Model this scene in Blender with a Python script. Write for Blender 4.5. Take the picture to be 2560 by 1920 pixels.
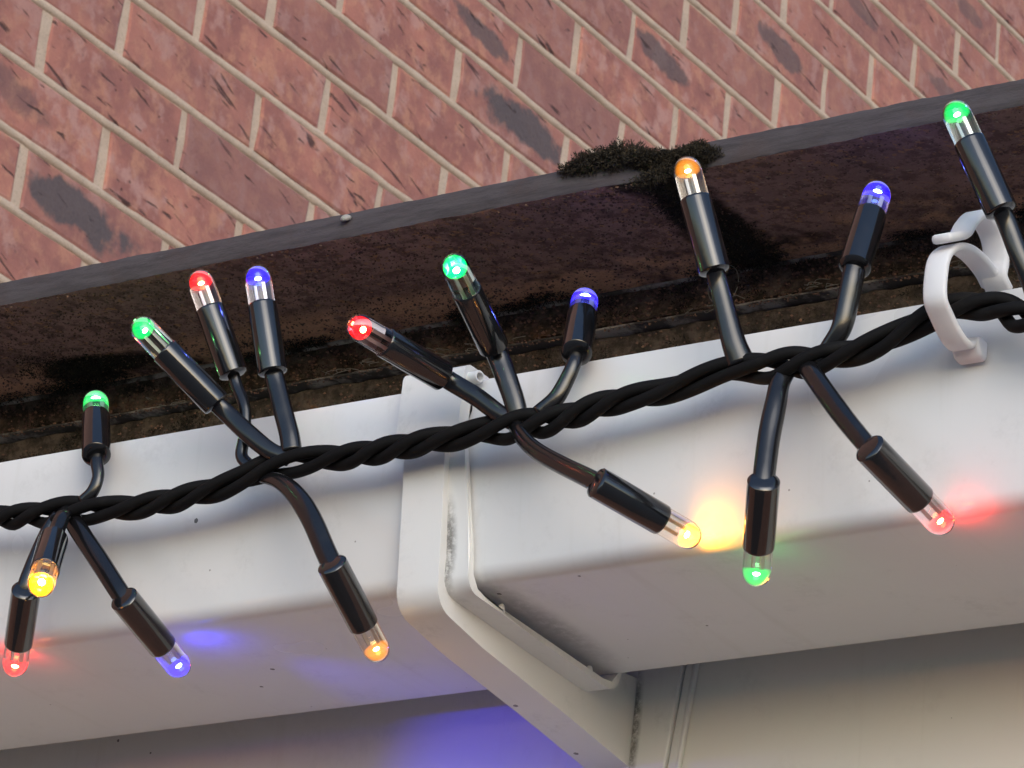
import bpy, bmesh, math, random
from mathutils import Vector, Matrix, noise
for _o in list(bpy.data.objects):
    bpy.data.objects.remove(_o, do_unlink=True)
scene = bpy.context.scene
COL = scene.collection
rad = math.radians

# ---------------------------------------------------------------- camera
cam_data = bpy.data.cameras.new('camera')
cam = bpy.data.objects.new('camera', cam_data); COL.objects.link(cam)
R = ((0.8302345, 0.5474125, 0.1051199), (-0.1412156, 0.3889907, -0.9103540), (-0.5392298, 0.7409628, 0.4002567))
rot = Matrix(((R[0][0], -R[1][0], -R[2][0]), (R[0][1], -R[1][1], -R[2][1]), (R[0][2], -R[1][2], -R[2][2])))
cam.matrix_world = Matrix.Translation((0, 0, 1.65)) @ rot.to_4x4()
cam_data.sensor_width = 36.0
cam_data.lens = 4291.1 / 1024 * 36
cam_data.clip_start = 0.05; cam_data.clip_end = 500
cam_data.dof.use_dof = True
cam_data.dof.focus_distance = 1.19
cam_data.dof.aperture_fstop = cam_data.lens / 0.75
scene.camera = cam
scene.render.resolution_x = 1024; scene.render.resolution_y = 768

# ---------------------------------------------------------------- sky, sun, exposure
world = bpy.data.worlds.new('World'); scene.world = world; world.use_nodes = True
SUN_AZ, SUN_EL = 138.0, 22.0        # compass bearing from +Y, clockwise
wn = world.node_tree.nodes; wl = world.node_tree.links
sky = wn.new('ShaderNodeTexSky'); sky.sky_type = 'NISHITA'; sky.sun_disc = False
sky.sun_elevation = rad(SUN_EL); sky.sun_rotation = rad(SUN_AZ)
sky.air_density = 1.0; sky.dust_density = 1.2; sky.ozone_density = 2.6
wl.new(sky.outputs[0], wn['Background'].inputs[0]); wn['Background'].inputs[1].default_value = 0.15
sun_data = bpy.data.lights.new('sun', 'SUN'); sun_data.energy = 0.50; sun_data.angle = rad(45); sun_data.color = (1, .985, .965)
sun = bpy.data.objects.new('sun', sun_data); COL.objects.link(sun)
_d = Vector((math.sin(rad(SUN_AZ)) * math.cos(rad(SUN_EL)), math.cos(rad(SUN_AZ)) * math.cos(rad(SUN_EL)), math.sin(rad(SUN_EL))))
sun.rotation_euler = _d.to_track_quat('Z', 'Y').to_euler()
scene.view_settings.view_transform = 'Standard'; scene.view_settings.look = 'None'
scene.view_settings.gamma = 1; scene.view_settings.exposure = 0.66
scene.render.engine = 'CYCLES'
scene.cycles.max_bounces = 10; scene.cycles.transmission_bounces = 8; scene.cycles.transparent_max_bounces = 12

# ---------------------------------------------------------------- helpers
ORG = Vector((-0.65, 0.89, 2.10))      # front of the gutter beside the bracket; tables below are millimetres from here
def mm(x, y, z): return ORG + Vector((x, y, z)) * 0.001

def mesh_obj(name, verts, faces, mat, parent=None, smooth=True, mats=None, fmat=None):
    me = bpy.data.meshes.new(name)
    me.from_pydata([tuple(v) for v in verts], [], faces); me.update()
    for m_ in (mats or [mat]): me.materials.append(m_)
    if fmat: me.polygons.foreach_set('material_index', fmat)
    if smooth: me.polygons.foreach_set('use_smooth', [True] * len(me.polygons))
    o = bpy.data.objects.new(name, me); COL.objects.link(o)
    if parent: o.parent = parent
    return o

def bm_obj(name, bm, mat, parent=None, smooth=False):
    bmesh.ops.recalc_face_normals(bm, faces=bm.faces)
    me = bpy.data.meshes.new(name); bm.to_mesh(me); bm.free()
    me.materials.append(mat)
    if smooth: me.polygons.foreach_set('use_smooth', [True] * len(me.polygons))
    o = bpy.data.objects.new(name, me); COL.objects.link(o)
    if parent: o.parent = parent
    return o

def smooth_angle(o, deg=35):
    me = o.data
    me.polygons.foreach_set('use_smooth', [True] * len(me.polygons))
    me.set_sharp_from_angle(angle=rad(deg))

def tag(o, label, cat=None, group=None, kind=None):
    if label: o['label'] = label
    if cat: o['category'] = cat
    if group: o['group'] = group
    if kind: o['kind'] = kind
    return o

def empty(name, loc):
    o = bpy.data.objects.new(name, None); COL.objects.link(o); o.location = loc
    o.empty_display_size = 0.02
    return o

def attach(child, parent):
    """child built in world coordinates under a parent that has its own location"""
    child.parent = parent
    child.matrix_parent_inverse = parent.matrix_basis.inverted()
    return child

def extrude_profile(bm, prof, x0, x1, n=1):
    """closed (y, z) outline in mm -> prism along x, world coordinates"""
    rings = []
    for i in range(n + 1):
        x = x0 + (x1 - x0) * i / n
        rings.append([bm.verts.new(mm(x, y, z)) for y, z in prof])
    k = len(prof)
    for a, b in zip(rings, rings[1:]):
        for i in range(k):
            bm.faces.new((a[i], a[(i + 1) % k], b[(i + 1) % k], b[i]))
    for rr in (rings[0], rings[-1]):
        f = bm.faces.new(rr); bmesh.ops.triangulate(bm, faces=[f])
    return rings

def arc(cy, cz, r, a0, a1, n=6):
    return [(cy + r * math.cos(rad(a0 + (a1 - a0) * i / n)), cz + r * math.sin(rad(a0 + (a1 - a0) * i / n))) for i in range(n + 1)]

def catmull(pts, per=8):
    P = [Vector(p) for p in pts]; out = []
    P = [P[0] * 2 - P[1]] + P + [P[-1] * 2 - P[-2]]
    for i in range(1, len(P) - 2):
        p0, p1, p2, p3 = P[i - 1:i + 3]
        for j in range(per):
            t = j / per
            out.append(0.5 * ((2 * p1) + (-p0 + p2) * t + (2 * p0 - 5 * p1 + 4 * p2 - p3) * t * t + (-p0 + 3 * p1 - 3 * p2 + p3) * t ** 3))
    out.append(P[-2].copy()); return out

def frames(path, up=Vector((0, 0, 1))):
    fr = []; n = None
    for i, p in enumerate(path):
        t = (path[min(i + 1, len(path) - 1)] - path[max(i - 1, 0)]).normalized()
        n = (n if n else up) - t * (n if n else up).dot(t)
        if n.length < 1e-5: n = t.orthogonal()
        n.normalize(); fr.append((t, n.copy(), t.cross(n)))
    return fr

def tube(path, radius, seg=12, ratio=1.0, up=Vector((0, 0, 1)), caps=True):
    """path of Vectors in world metres; radius number or list; ratio flattens along the frame normal"""
    fr = frames(path, up); V = []; F = []
    for i, (p, (t, n, b)) in enumerate(zip(path, fr)):
        r = radius[i] if isinstance(radius, (list, tuple)) else radius
        for k in range(seg):
            a = 2 * math.pi * k / seg
            V.append(p + n * (math.cos(a) * r * ratio) + b * (math.sin(a) * r))
    for i in range(len(path) - 1):
        for k in range(seg):
            k2 = (k + 1) % seg
            F.append((i * seg + k, i * seg + k2, (i + 1) * seg + k2, (i + 1) * seg + k))
    if caps:
        F.append(tuple(range(seg))[::-1]); F.append(tuple((len(path) - 1) * seg + k for k in range(seg)))
    return V, F

def lathe(profile, p0, axis, seg=24):
    """profile [(distance along axis, radius)] in mm from p0 (world); radius 0 closes with a pole"""
    a = axis.normalized(); n = a.orthogonal().normalized(); b = a.cross(n); V = []; F = []; rows = []
    for d, r in profile:
        c = p0 + a * (d * .001)
        if r <= 1e-6: rows.append([len(V)]); V.append(c)
        else:
            rows.append(list(range(len(V), len(V) + seg)))
            for k in range(seg):
                w = 2 * math.pi * k / seg; V.append(c + (n * math.cos(w) + b * math.sin(w)) * (r * .001))
    for ra, rb in zip(rows, rows[1:]):
        for k in range(seg):
            k2 = (k + 1) % seg
            if len(ra) == 1 and len(rb) == 1: continue
            if len(ra) == 1: F.append((ra[0], rb[k2], rb[k]))
            elif len(rb) == 1: F.append((ra[k], ra[k2], rb[0]))
            else: F.append((ra[k], ra[k2], rb[k2], rb[k]))
    return V, F

# ---------------------------------------------------------------- materials
class NT:
    def __init__(s, name):
        s.m = bpy.data.materials.new(name); s.m.use_nodes = True
        s.t = s.m.node_tree; s.b = s.t.nodes['Principled BSDF']; s.out = s.t.nodes['Material Output']
    def n(s, typ, **kw):
        x = s.t.nodes.new('ShaderNode' + typ)
        for k, v in kw.items(): setattr(x, k, v)
        return x
    def l(s, a, b): s.t.links.new(a, b)
    def set(s, **kw):
        for k, v in kw.items():
            i = s.b.inputs[k.replace('_', ' ')]
            if hasattr(v, 'links') or hasattr(v, 'is_output'): s.l(v, i)
            else: i.default_value = v
    def val(s, x, sock):
        if isinstance(x, (int, float)): sock.default_value = x
        elif isinstance(x, tuple): sock.default_value = x
        else: s.l(x, sock)
    def math(s, op, a, b=0.0, c=0.0, clamp=False):
        x = s.n('Math', operation=op, use_clamp=clamp)
        for i, q in enumerate((a, b, c)): s.val(q, x.inputs[i])
        return x.outputs[0]
    def ramp(s, x, a, b):          # smooth step from a to b
        y = s.n('MapRange', interpolation_type='SMOOTHSTEP')
        s.l(x, y.inputs[0]); y.inputs[1].default_value = a; y.inputs[2].default_value = b
        return y.outputs[0]
    def mix(s, f, a, b):
        x = s.n('Mix', data_type='RGBA')
        s.val(f, x.inputs[0]); s.val(a, x.inputs[6]); s.val(b, x.inputs[7]); return x.outputs[2]
    def coord(s, kind='Object', scale=(1, 1, 1), rot=(0, 0, 0), loc=(0, 0, 0)):
        c = s.n('TexCoord'); mp = s.n('Mapping'); s.l(c.outputs[kind], mp.inputs[0])
        mp.inputs['Scale'].default_value = scale; mp.inputs['Rotation'].default_value = rot; mp.inputs['Location'].default_value = loc
        return mp.outputs[0]
    def noise(s, co, scale, detail=4, rough=.55, dist=0):
        x = s.n('TexNoise'); s.l(co, x.inputs['Vector'])
        x.inputs['Scale'].default_value = scale; x.inputs['Detail'].default_value = detail
        x.inputs['Roughness'].default_value = rough; x.inputs['Distortion'].default_value = dist
        return x.outputs[0]
    def vor(s, co, scale, feature='F1'):
        x = s.n('TexVoronoi', feature=feature); s.l(co, x.inputs['Vector']); x.inputs['Scale'].default_value = scale
        return x
    def bump(s, h, strength=.3, dist=.001):
        x = s.n('Bump'); s.l(h, x.inputs['Height']); x.inputs['Strength'].default_value = strength; x.inputs['Distance'].default_value = dist
        s.l(x.outputs[0], s.b.inputs['Normal']); return x

def C(r, g, b): return (r, g, b, 1)

def pvc(name, col, rough, grime=0.0, specks=True, corner=False):
    t = NT(name); co = t.coord('Object')
    big = t.noise(co, 14, 3); fine = t.noise(co, 260, 3)
    c = t.mix(t.math('MULTIPLY', t.ramp(big, .42, .75), .25), C(*col), C(col[0] * .86, col[1] * .85, col[2] * .82))
    stk = t.noise(t.coord('Object', scale=(1, .06, .06)), 130, 4, .6)
    c = t.mix(t.math('MULTIPLY', t.ramp(stk, .56, .74), .16), c, C(col[0] * .72, col[1] * .70, col[2] * .62))
    if specks:
        v = t.vor(co, 70); dot = t.math('LESS_THAN', t.math('ADD', v.outputs['Distance'], t.math('MULTIPLY', t.math('SUBTRACT', t.noise(co, 900, 2), .5), .05)), .052)
        sep = t.n('SeparateColor'); t.l(v.outputs['Color'], sep.inputs[0])
        keep = t.math('GREATER_THAN', sep.outputs[0], .70)
        c = t.mix(t.math('MULTIPLY', t.math('MULTIPLY', dot, keep), .85), c, C(.06, .05, .045))
        v2 = t.vor(co, 150); d2 = t.math('LESS_THAN', v2.outputs['Distance'], .045)
        sep2 = t.n('SeparateColor'); t.l(v2.outputs['Color'], sep2.inputs[0])
        c = t.mix(t.math('MULTIPLY', t.math('MULTIPLY', d2, t.math('GREATER_THAN', sep2.outputs[1], .85)), .6), c, C(.12, .1, .09))
    if grime:
        g = t.math('MULTIPLY', t.ramp(t.noise(co, 45, 6, .7), .50, .72), t.ramp(t.noise(co, 420, 4, .7), .38, .62))
        c = t.mix(t.math('MULTIPLY', g, grime), c, C(.10, .085, .065))
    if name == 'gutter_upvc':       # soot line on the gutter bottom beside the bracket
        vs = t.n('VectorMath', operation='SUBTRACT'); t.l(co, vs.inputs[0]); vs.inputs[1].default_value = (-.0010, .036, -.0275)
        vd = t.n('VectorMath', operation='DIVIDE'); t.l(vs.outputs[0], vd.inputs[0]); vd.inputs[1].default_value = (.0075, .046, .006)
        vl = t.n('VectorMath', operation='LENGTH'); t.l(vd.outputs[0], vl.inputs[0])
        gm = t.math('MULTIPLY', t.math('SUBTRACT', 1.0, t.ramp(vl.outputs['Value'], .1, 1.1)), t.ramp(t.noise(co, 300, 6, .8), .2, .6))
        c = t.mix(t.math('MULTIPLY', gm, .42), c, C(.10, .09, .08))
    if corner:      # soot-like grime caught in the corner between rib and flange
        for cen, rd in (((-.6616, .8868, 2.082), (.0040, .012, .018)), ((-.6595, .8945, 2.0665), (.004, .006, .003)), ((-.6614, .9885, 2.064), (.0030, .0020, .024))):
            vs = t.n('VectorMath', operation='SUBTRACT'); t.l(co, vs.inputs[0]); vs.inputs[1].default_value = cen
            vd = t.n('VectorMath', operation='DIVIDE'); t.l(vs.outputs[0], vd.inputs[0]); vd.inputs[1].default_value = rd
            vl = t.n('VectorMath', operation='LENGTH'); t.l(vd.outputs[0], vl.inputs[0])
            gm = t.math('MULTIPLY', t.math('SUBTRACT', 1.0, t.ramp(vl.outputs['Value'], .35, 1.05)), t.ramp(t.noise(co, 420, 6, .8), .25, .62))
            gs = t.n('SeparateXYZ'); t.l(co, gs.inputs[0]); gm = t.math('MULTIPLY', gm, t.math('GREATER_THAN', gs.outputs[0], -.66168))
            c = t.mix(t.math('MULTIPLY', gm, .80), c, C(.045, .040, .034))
    t.set(Base_Color=c, Roughness=t.math('ADD', t.math('MULTIPLY', big, .14), rough - .07))
    t.b.inputs['Subsurface Weight'].default_value = 0.0
    t.bump(t.math('ADD', t.math('MULTIPLY', fine, .25), t.noise(co, 30, 2)), .05, .0012)
    return t.m

M = {}
M['gutter'] = pvc('gutter_upvc', (.76, .76, .755), .25, grime=.10)
M['bracket'] = pvc('bracket_upvc', (.77, .765, .745), .32, grime=.22, corner=True)
M['fascia'] = pvc('fascia_upvc', (.83, .81, .75), .45, grime=.06)

def black(name, col, rough, var=.12):
    t = NT(name); co = t.coord('Object')
    n = t.noise(co, 350, 4)
    t.set(Base_Color=t.mix(t.ramp(t.noise(co, 90, 5), .55, .8), C(*col), C(.016, .0155, .015)), Roughness=t.math('ADD', t.math('MULTIPLY', n, var), rough - var / 2))
    t.b.inputs['Specular IOR Level'].default_value = .5
    t.bump(n, .06, .0006)
    if rough < .3: t.b.inputs['Coat Weight'].default_value = .7 if rough < .2 else .25; t.b.inputs['Coat Roughness'].default_value = .06
    return t.m
M['holder'] = black('glossy_black_plastic', (.008, .0085, .010), .13)
M['lead'] = black('black_sleeve', (.007, .007, .008), .22, .06)
M['cable'] = black('black_rubber_cable', (.007, .0068, .0072), .72)
M['cable'].node_tree.nodes['Principled BSDF'].inputs['Specular IOR Level'].default_value = .14
M['cavity'] = black('socket_dark', (.004, .004, .004), .5)
LAMPS = [
    ('green', (-132.85, -16.0, 21.7), (-148.57, -2.83, 49.07), [(-133.77, -15.23, 23.3), (-132.13, -16.12, 19.33), (-130.65, -16.25, 14.64), (-131.78, -16.37, 10.04), (-134.95, -16.5, 7.06)], [2.2, 1.9, 2.2]),
    ('green', (-82.87, -24.0, 27.1), (-99.29, -46.49, 46.96), [(-83.83, -25.32, 28.26), (-80.59, -22.13, 24.94), (-72.51, -20.25, 17.73), (-65.64, -18.38, 12.47), (-60.12, -16.5, 10.3)], [2.7, 2.9, 2.6]),
    ('red', (-83.32, -18.0, 38.92), (-94.04, -28.73, 69.57), [(-83.94, -18.63, 40.71), (-81.97, -17.7, 35.47), (-78.37, -17.4, 28.48), (-77.16, -17.1, 19.72), (-77.35, -16.8, 13.37), (-73.1, -16.5, 9.29)], [1.9, 1.9, 2.0]),
    ('blue', (-69.04, -18.0, 37.27), (-76.19, -23.83, 70.2), [(-69.46, -18.34, 39.2), (-67.64, -17.62, 34.01), (-64.0, -17.25, 24.92), (-60.97, -16.87, 17.43), (-59.63, -16.5, 12.37)], [2.9, 3.0, 3.2]),
    ('red', (-3.39, -24.0, 23.43), (-13.26, -56.47, 27.64), [(-3.97, -25.9, 23.67), (-1.38, -22.13, 22.09), (5.68, -20.25, 17.61), (12.81, -18.37, 12.17), (17.25, -16.5, 9.52)], [2.8, 2.8, 2.6]),
    ('green', (10.98, -22.0, 30.86), (15.7, -53.39, 43.59), [(11.25, -23.84, 31.6), (11.55, -20.63, 28.84), (14.43, -19.25, 21.98), (16.98, -17.88, 15.22), (18.34, -16.5, 9.36)], [3.2, 3.2, 3.0]),
    ('blue', (32.96, -14.0, 29.0), (22.0, 2.86, 56.66), [(32.32, -13.01, 30.62), (32.97, -14.62, 25.94), (31.32, -15.25, 20.37), (29.01, -15.87, 15.34), (24.63, -16.5, 11.18)], [2.0, 2.3, 2.8]),
    ('amber', (82.16, -24.0, 40.6), (74.19, -32.4, 72.78), [(81.69, -24.49, 42.48), (82.27, -22.13, 38.41), (84.26, -20.25, 30.3), (86.41, -18.37, 21.94), (88.28, -16.5, 16.37)], [2.7, 3.0, 4.0]),
    ('blue', (121.58, -18.0, 37.87), (119.12, -4.57, 69.23), [(121.44, -17.21, 39.71), (121.09, -17.7, 35.13), (120.05, -17.4, 28.98), (118.56, -17.1, 21.58), (115.57, -16.8, 17.25), (111.62, -16.5, 12.68)], [3.2, 3.1, 2.2]),
    ('green', (168.93, -26.0, 41.82), (156.21, -33.89, 72.57), [(168.19, -26.46, 43.62), (169.13, -23.63, 40.25), (171.73, -21.25, 32.31), (174.23, -18.87, 25.74), (175.31, -16.5, 20.75)], [2.8, 2.8, 3.0]),
    ('red', (138.85, -32.99, -21.89), (145.95, -1.5, -33.17), [(139.26, -31.15, -22.55), (134.95, -29.69, -18.04), (127.42, -26.4, -9.74), (119.72, -23.1, -0.67), (113.3, -19.8, 7.01), (107.31, -16.5, 14.03)], [2.6, 2.9, 2.8]),
    ('green', (104.32, -25.87, -23.03), (88.92, -1.0, -40.76), [(103.42, -24.41, -24.07), (103.16, -23.99, -19.51), (102.45, -22.12, -8.82), (102.38, -20.25, 1.21), (101.84, -18.37, 7.41), (102.57, -16.5, 12.1)], [3.1, 3.2, 2.6]),
    ('amber', (58.52, -35.64, -21.21), (73.02, -5.5, -28.36), [(59.37, -33.88, -21.63), (52.77, -31.81, -17.53), (41.46, -27.98, -10.76), (30.72, -24.16, -3.86), (22.56, -20.33, 3.01), (16.47, -16.5, 9.63)], [2.9, 2.6, 2.4]),
    ('amber', (-29.39, -30.35, -30.79), (-30.34, -1.0, -48.32), [(-29.44, -28.63, -31.81), (-33.6, -27.58, -26.44), (-42.76, -24.81, -13.79), (-51.33, -22.04, -4.52), (-60.05, -19.27, 2.05), (-68.41, -16.5, 5.77)], [3.2, 3.2, 2.2]),
    ('blue', (-108.17, -23.21, -28.58), (-108.33, 9.0, -40.08), [(-108.18, -21.33, -29.25), (-111.76, -21.53, -25.37), (-122.96, -19.85, -13.3), (-133.19, -18.18, -2.62), (-139.26, -16.5, 3.97)], [3.0, 3.2, 3.0]),
    ('amber', (-129.73, -32.0, -11.26), (-115.14, -50.57, -35.99), [(-128.88, -33.09, -12.7), (-132.76, -28.13, -7.32), (-134.88, -24.25, -0.86), (-137.6, -20.37, 2.5), (-139.54, -16.5, 5.48)], [2.6, 2.6, 2.6]),
    ('red', (-147.56, -20.58, -20.14), (-167.8, 2.0, -35.96), [(-148.74, -19.26, -21.06), (-148.09, -19.56, -17.22), (-146.24, -18.54, -7.61), (-144.3, -17.52, -0.15), (-142.71, -16.5, 3.71)], [3.1, 3.0, 2.8]),
]
CABLE = [(-214.57, -16.5, 10.38), (-188.23, -16.5, 7.9), (-166.26, -16.5, 6.44), (-139.37, -16.5, 4.58), (-113.07, -16.5, 2.46), (-91.32, -16.5, 3.8), (-76.71, -16.5, 6.08), (-64.0, -16.5, 9.0), (-47.62, -16.5, 8.22), (-31.51, -16.5, 7.6), (-8.01, -16.5, 8.39), (15.05, -16.5, 8.88), (30.23, -16.5, 8.55), (49.31, -16.5, 11.15), (63.94, -16.5, 11.64), (82.42, -16.5, 14.87), (99.58, -16.5, 13.91), (116.4, -16.5, 13.65), (130.05, -16.5, 15.45), (143.32, -16.5, 20.17), (152.63, -16.5, 22.06), (163.45, -16.5, 20.25), (174.35, -16.5, 15.04), (187.6, -16.5, 11.57), (202.94, -16.5, 12.88)]
CLIP_A = [(151.44, -7.62, 15.76), (151.44, -11.75, 13.38), (151.44, -16.82, 14.04), (151.44, -22.74, 17.16), (151.44, -26.47, 20.38), (151.44, -26.89, 27.38), (151.44, -25.43, 32.67), (151.44, -21.05, 37.0), (151.44, -15.29, 39.64), (151.44, -8.65, 40.34), (151.44, -1.72, 39.38), (151.44, 3.13, 37.16)]
CLIP_B = [(151.44, 4.47, 35.69), (151.44, 0.68, 38.41), (151.44, 1.22, 43.08), (151.44, -1.2, 48.48), (151.44, -5.51, 50.93), (151.44, -11.19, 50.95), (151.44, -16.14, 45.99), (151.44, -18.92, 41.77), (151.44, -24.03, 38.54), (151.44, -28.65, 36.11)]

LED_COL = {'green': (0.0, .60, .10), 'red': (1.0, .008, .012), 'blue': (.018, .008, 1.0), 'amber': (1.0, .33, .004)}
LED_HOT = {'green': (.30, 1.0, .36), 'red': (1.0, .42, .12), 'blue': (.22, .36, 1.0), 'amber': (1.0, .80, .28)}
LED_TINT = {'green': (.90, 1, .93), 'red': (1, .90, .91), 'blue': (.92, .91, 1), 'amber': (1, .95, .86)}
GLOW = [.8, .75, .95, 1.1, .95, 1.7, 1.0, .34, .9, .65, .9, .5, 2.6, .36, 1.1, 3.2, 1.0]      # how hard each lamp is driven
for k in LED_COL:
    t = NT('clear_bulb_' + k)
    t.set(Base_Color=C(*LED_TINT[k]), Roughness=.03, IOR=1.47)
    t.b.inputs['Transmission Weight'].default_value = 1.0
    M['lens_' + k] = t.m
for i_, (k, *_r) in enumerate(LAMPS):
    t = NT('glowing_resin_' + k)       # tinted resin round the chip: glow grows with the depth looked through
    em = t.n('Emission'); em.inputs[0].default_value = C(*LED_COL[k]); em.inputs[1].default_value = 620.0 * GLOW[i_]
    tr = t.n('BsdfTransparent'); t.l(tr.outputs[0], t.out.inputs['Surface'])
    ab = t.n('VolumeAbsorption'); ab.inputs[0].default_value = C(*[min(.97, .15 + .9 * q) for q in LED_COL[k]]); ab.inputs[1].default_value = 130.0
    ad = t.n('AddShader'); t.l(em.outputs[0], ad.inputs[0]); t.l(ab.outputs[0], ad.inputs[1]); t.l(ad.outputs[0], t.out.inputs['Volume'])
    M['core_%d' % i_] = t.m
    t = NT('led_chip_' + k)
    em = t.n('Emission'); em.inputs[0].default_value = C(*LED_HOT[k]); em.inputs[1].default_value = 40.0 * GLOW[i_]
    t.l(em.outputs[0], t.out.inputs[0]); M['chip_%d' % i_] = t.m
t = NT('lead_frame_metal'); t.set(Base_Color=C(.62, .60, .57), Metallic=1.0, Roughness=.4); M['metal'] = t.m

t = NT('milky_nylon'); co = t.coord('Object')
t.set(Base_Color=C(.94, .94, .96), Roughness=.42, IOR=1.35); t.b.inputs['Transmission Weight'].default_value = .22
t.b.inputs['Subsurface Weight'].default_value = .55; t.b.inputs['Subsurface Radius'].default_value = (1, 1, 1); t.b.inputs['Subsurface Scale'].default_value = .0022
t.bump(t.noise(co, 240, 3), .12, .0008); M['nylon'] = t.m

# rustic red brick: object colour carries tone (r), grey burn mark (g) and where along the brick it sits (b)
t = NT('rustic_red_brick')
oi = t.n('ObjectInfo'); tc = t.n('TexCoord')
shift = t.n('VectorMath', operation='MULTIPLY_ADD'); t.l(oi.outputs['Random'], shift.inputs[0]); shift.inputs[1].default_value = (31, 57, 83); t.l(tc.outputs['Object'], shift.inputs[2])
co = shift.outputs[0]
sc = t.n('SeparateColor'); t.l(oi.outputs['Color'], sc.inputs[0])
n1 = t.noise(co, 16, 4, .6); n2 = t.noise(co, 45, 5, .65); n3 = t.noise(co, 260, 4, .6)
c = t.mix(t.ramp(n1, .35, .66), C(.45, .178, .132), C(.30, .118, .098))
c = t.mix(t.math('MULTIPLY', t.ramp(n2, .46, .66), .60), c, C(.56, .265, .165))
c = t.mix(t.math('MULTIPLY', t.ramp(t.noise(co, 30, 4, .6), .50, .66), .75), c, C(.50, .27, .225))
c = t.mix(t.math('MULTIPLY', sc.outputs[0], .65), c, C(.245, .115, .102))
c = t.mix(t.math('MULTIPLY', t.ramp(n3, .52, .75), .25), c, C(.20, .09, .072))
sp = t.n('SeparateXYZ'); t.l(tc.outputs['Object'], sp.inputs[0])
yy = t.math('DIVIDE', t.math('SUBTRACT', sp.outputs[1], t.math('MULTIPLY', t.math('SUBTRACT', sc.outputs[2], .5), .16)), t.math('MULTIPLY', oi.outputs['Alpha'], .074))
zz = t.math('DIVIDE', t.math('ADD', sp.outputs[2], t.math('MULTIPLY', sp.outputs[1], t.math('MULTIPLY', oi.outputs['Random'], .14))), t.math('MULTIPLY', oi.outputs['Alpha'], .0205))
dd = t.math('ADD', t.math('SQRT', t.math('ADD', t.math('MULTIPLY', yy, yy), t.math('MULTIPLY', zz, zz))), t.math('ADD', t.math('MULTIPLY', t.math('SUBTRACT', n1, .5), 2.4), t.math('MULTIPLY', t.math('SUBTRACT', n2, .5), .75)))
sm = t.math('MULTIPLY', t.math('SUBTRACT', 1.0, t.ramp(dd, .78, 1.20)), sc.outputs[1])
c = t.mix(t.math('MULTIPLY', sm, .92), c, t.mix(n3, C(.062, .052, .056), C(.12, .098, .10)))
def crease(rotx, sy, sz, seed, lo):
    mp = t.n('Mapping'); t.l(co, mp.inputs[0]); mp.inputs['Rotation'].default_value = (rotx, 0, 0)
    m2 = t.n('Mapping'); t.l(mp.outputs[0], m2.inputs[0]); m2.inputs['Location'].default_value = (seed, seed * 2, seed * 3); m2.inputs['Scale'].default_value = (8, sy, sz)
    return t.ramp(t.noise(m2.outputs[0], 1.0, 3, .6, .35), lo, lo + .055)
cr = t.math('MAXIMUM', crease(rad(17), 12, 85, 3.0, .645), crease(rad(4), 18, 120, 9.0, .655))
pit = t.math('SUBTRACT', 1.0, t.ramp(t.vor(co, 60).outputs['Distance'], .05, .14))
pit = t.math('MULTIPLY', pit, t.ramp(n1, .54, .64))
cr = t.math('MAXIMUM', cr, t.math('MULTIPLY', pit, .7))
c = t.mix(t.math('MULTIPLY', cr, .85), c, C(.050, .024, .022))
t.set(Base_Color=c, Roughness=.88)
h = t.math('SUBTRACT', t.math('ADD', t.math('MULTIPLY', n2, .6), t.math('MULTIPLY', n3, .4)), t.math('MULTIPLY', cr, 1.2))
t.bump(h, .55, .004); M['brick'] = t.m

def mortar_col(t, co):
    a = t.noise(co, 30, 4); b = t.noise(co, 400, 3, .7)
    c_ = t.mix(t.ramp(a, .35, .7), C(.60, .45, .335), C(.52, .385, .285))
    return t.mix(t.math('MULTIPLY', t.ramp(b, .5, .7), .4), c_, C(.24, .19, .14)), b
t = NT('buff_mortar'); co = t.coord('Object'); mc, mb = mortar_col(t, co)
t.set(Base_Color=mc, Roughness=.92); t.bump(t.math('ADD', mb, t.noise(co, 60, 3)), .5, .003); M['mortar'] = t.m

def brick_sheet(name, plane, off, c1, c2):
    """distant or hidden brickwork: bricks 225 x 75 mm in stretcher bond as a node pattern in world position"""
    t = NT(name); g = t.n('NewGeometry'); s = t.n('SeparateXYZ'); t.l(g.outputs['Position'], s.inputs[0])
    v = t.math('DIVIDE', t.math('SUBTRACT', s.outputs[2], off[1]), .075); k = t.math('ADD', t.math('FLOOR', v), 1.0)
    u = t.math('SUBTRACT', t.math('DIVIDE', t.math('SUBTRACT', s.outputs[plane], off[0]), .225), t.math('MULTIPLY', k, .5))
    fz = t.math('FRACT', v); fu = t.math('FRACT', u)
    ez = t.math('MULTIPLY', t.math('MINIMUM', fz, t.math('SUBTRACT', 1.0, fz)), .075); eu = t.math('MULTIPLY', t.math('MINIMUM', fu, t.math('SUBTRACT', 1.0, fu)), .225)
    joint = t.math('MAXIMUM', t.math('LESS_THAN', ez, .0052), t.math('LESS_THAN', eu, .0067))
    cell = t.n('CombineXYZ'); t.l(t.math('FLOOR', u), cell.inputs[0]); t.l(k, cell.inputs[1])
    wn_ = t.n('TexWhiteNoise', noise_dimensions='3D'); t.l(cell.outputs[0], wn_.inputs['Vector'])
    face = t.mix(wn_.outputs['Value'], C(*c1), C(*c2))
    n_ = t.noise(g.outputs['Position'], 40, 5, .65)
    face = t.mix(t.math('MULTIPLY', t.ramp(n_, .42, .66), .6), face, C(.50, .24, .16))
    face = t.mix(t.math('MULTIPLY', t.ramp(t.noise(g.outputs['Position'], 70, 5, .7), .60, .68), .6), face, C(.10, .05, .045))
    t.set(Base_Color=t.mix(joint, face, C(.50, .40, .30)), Roughness=.9)
    t.bump(t.math('SUBTRACT', n_, t.math('MULTIPLY', joint, 1.5)), .5, .004)
    return t.m
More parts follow.
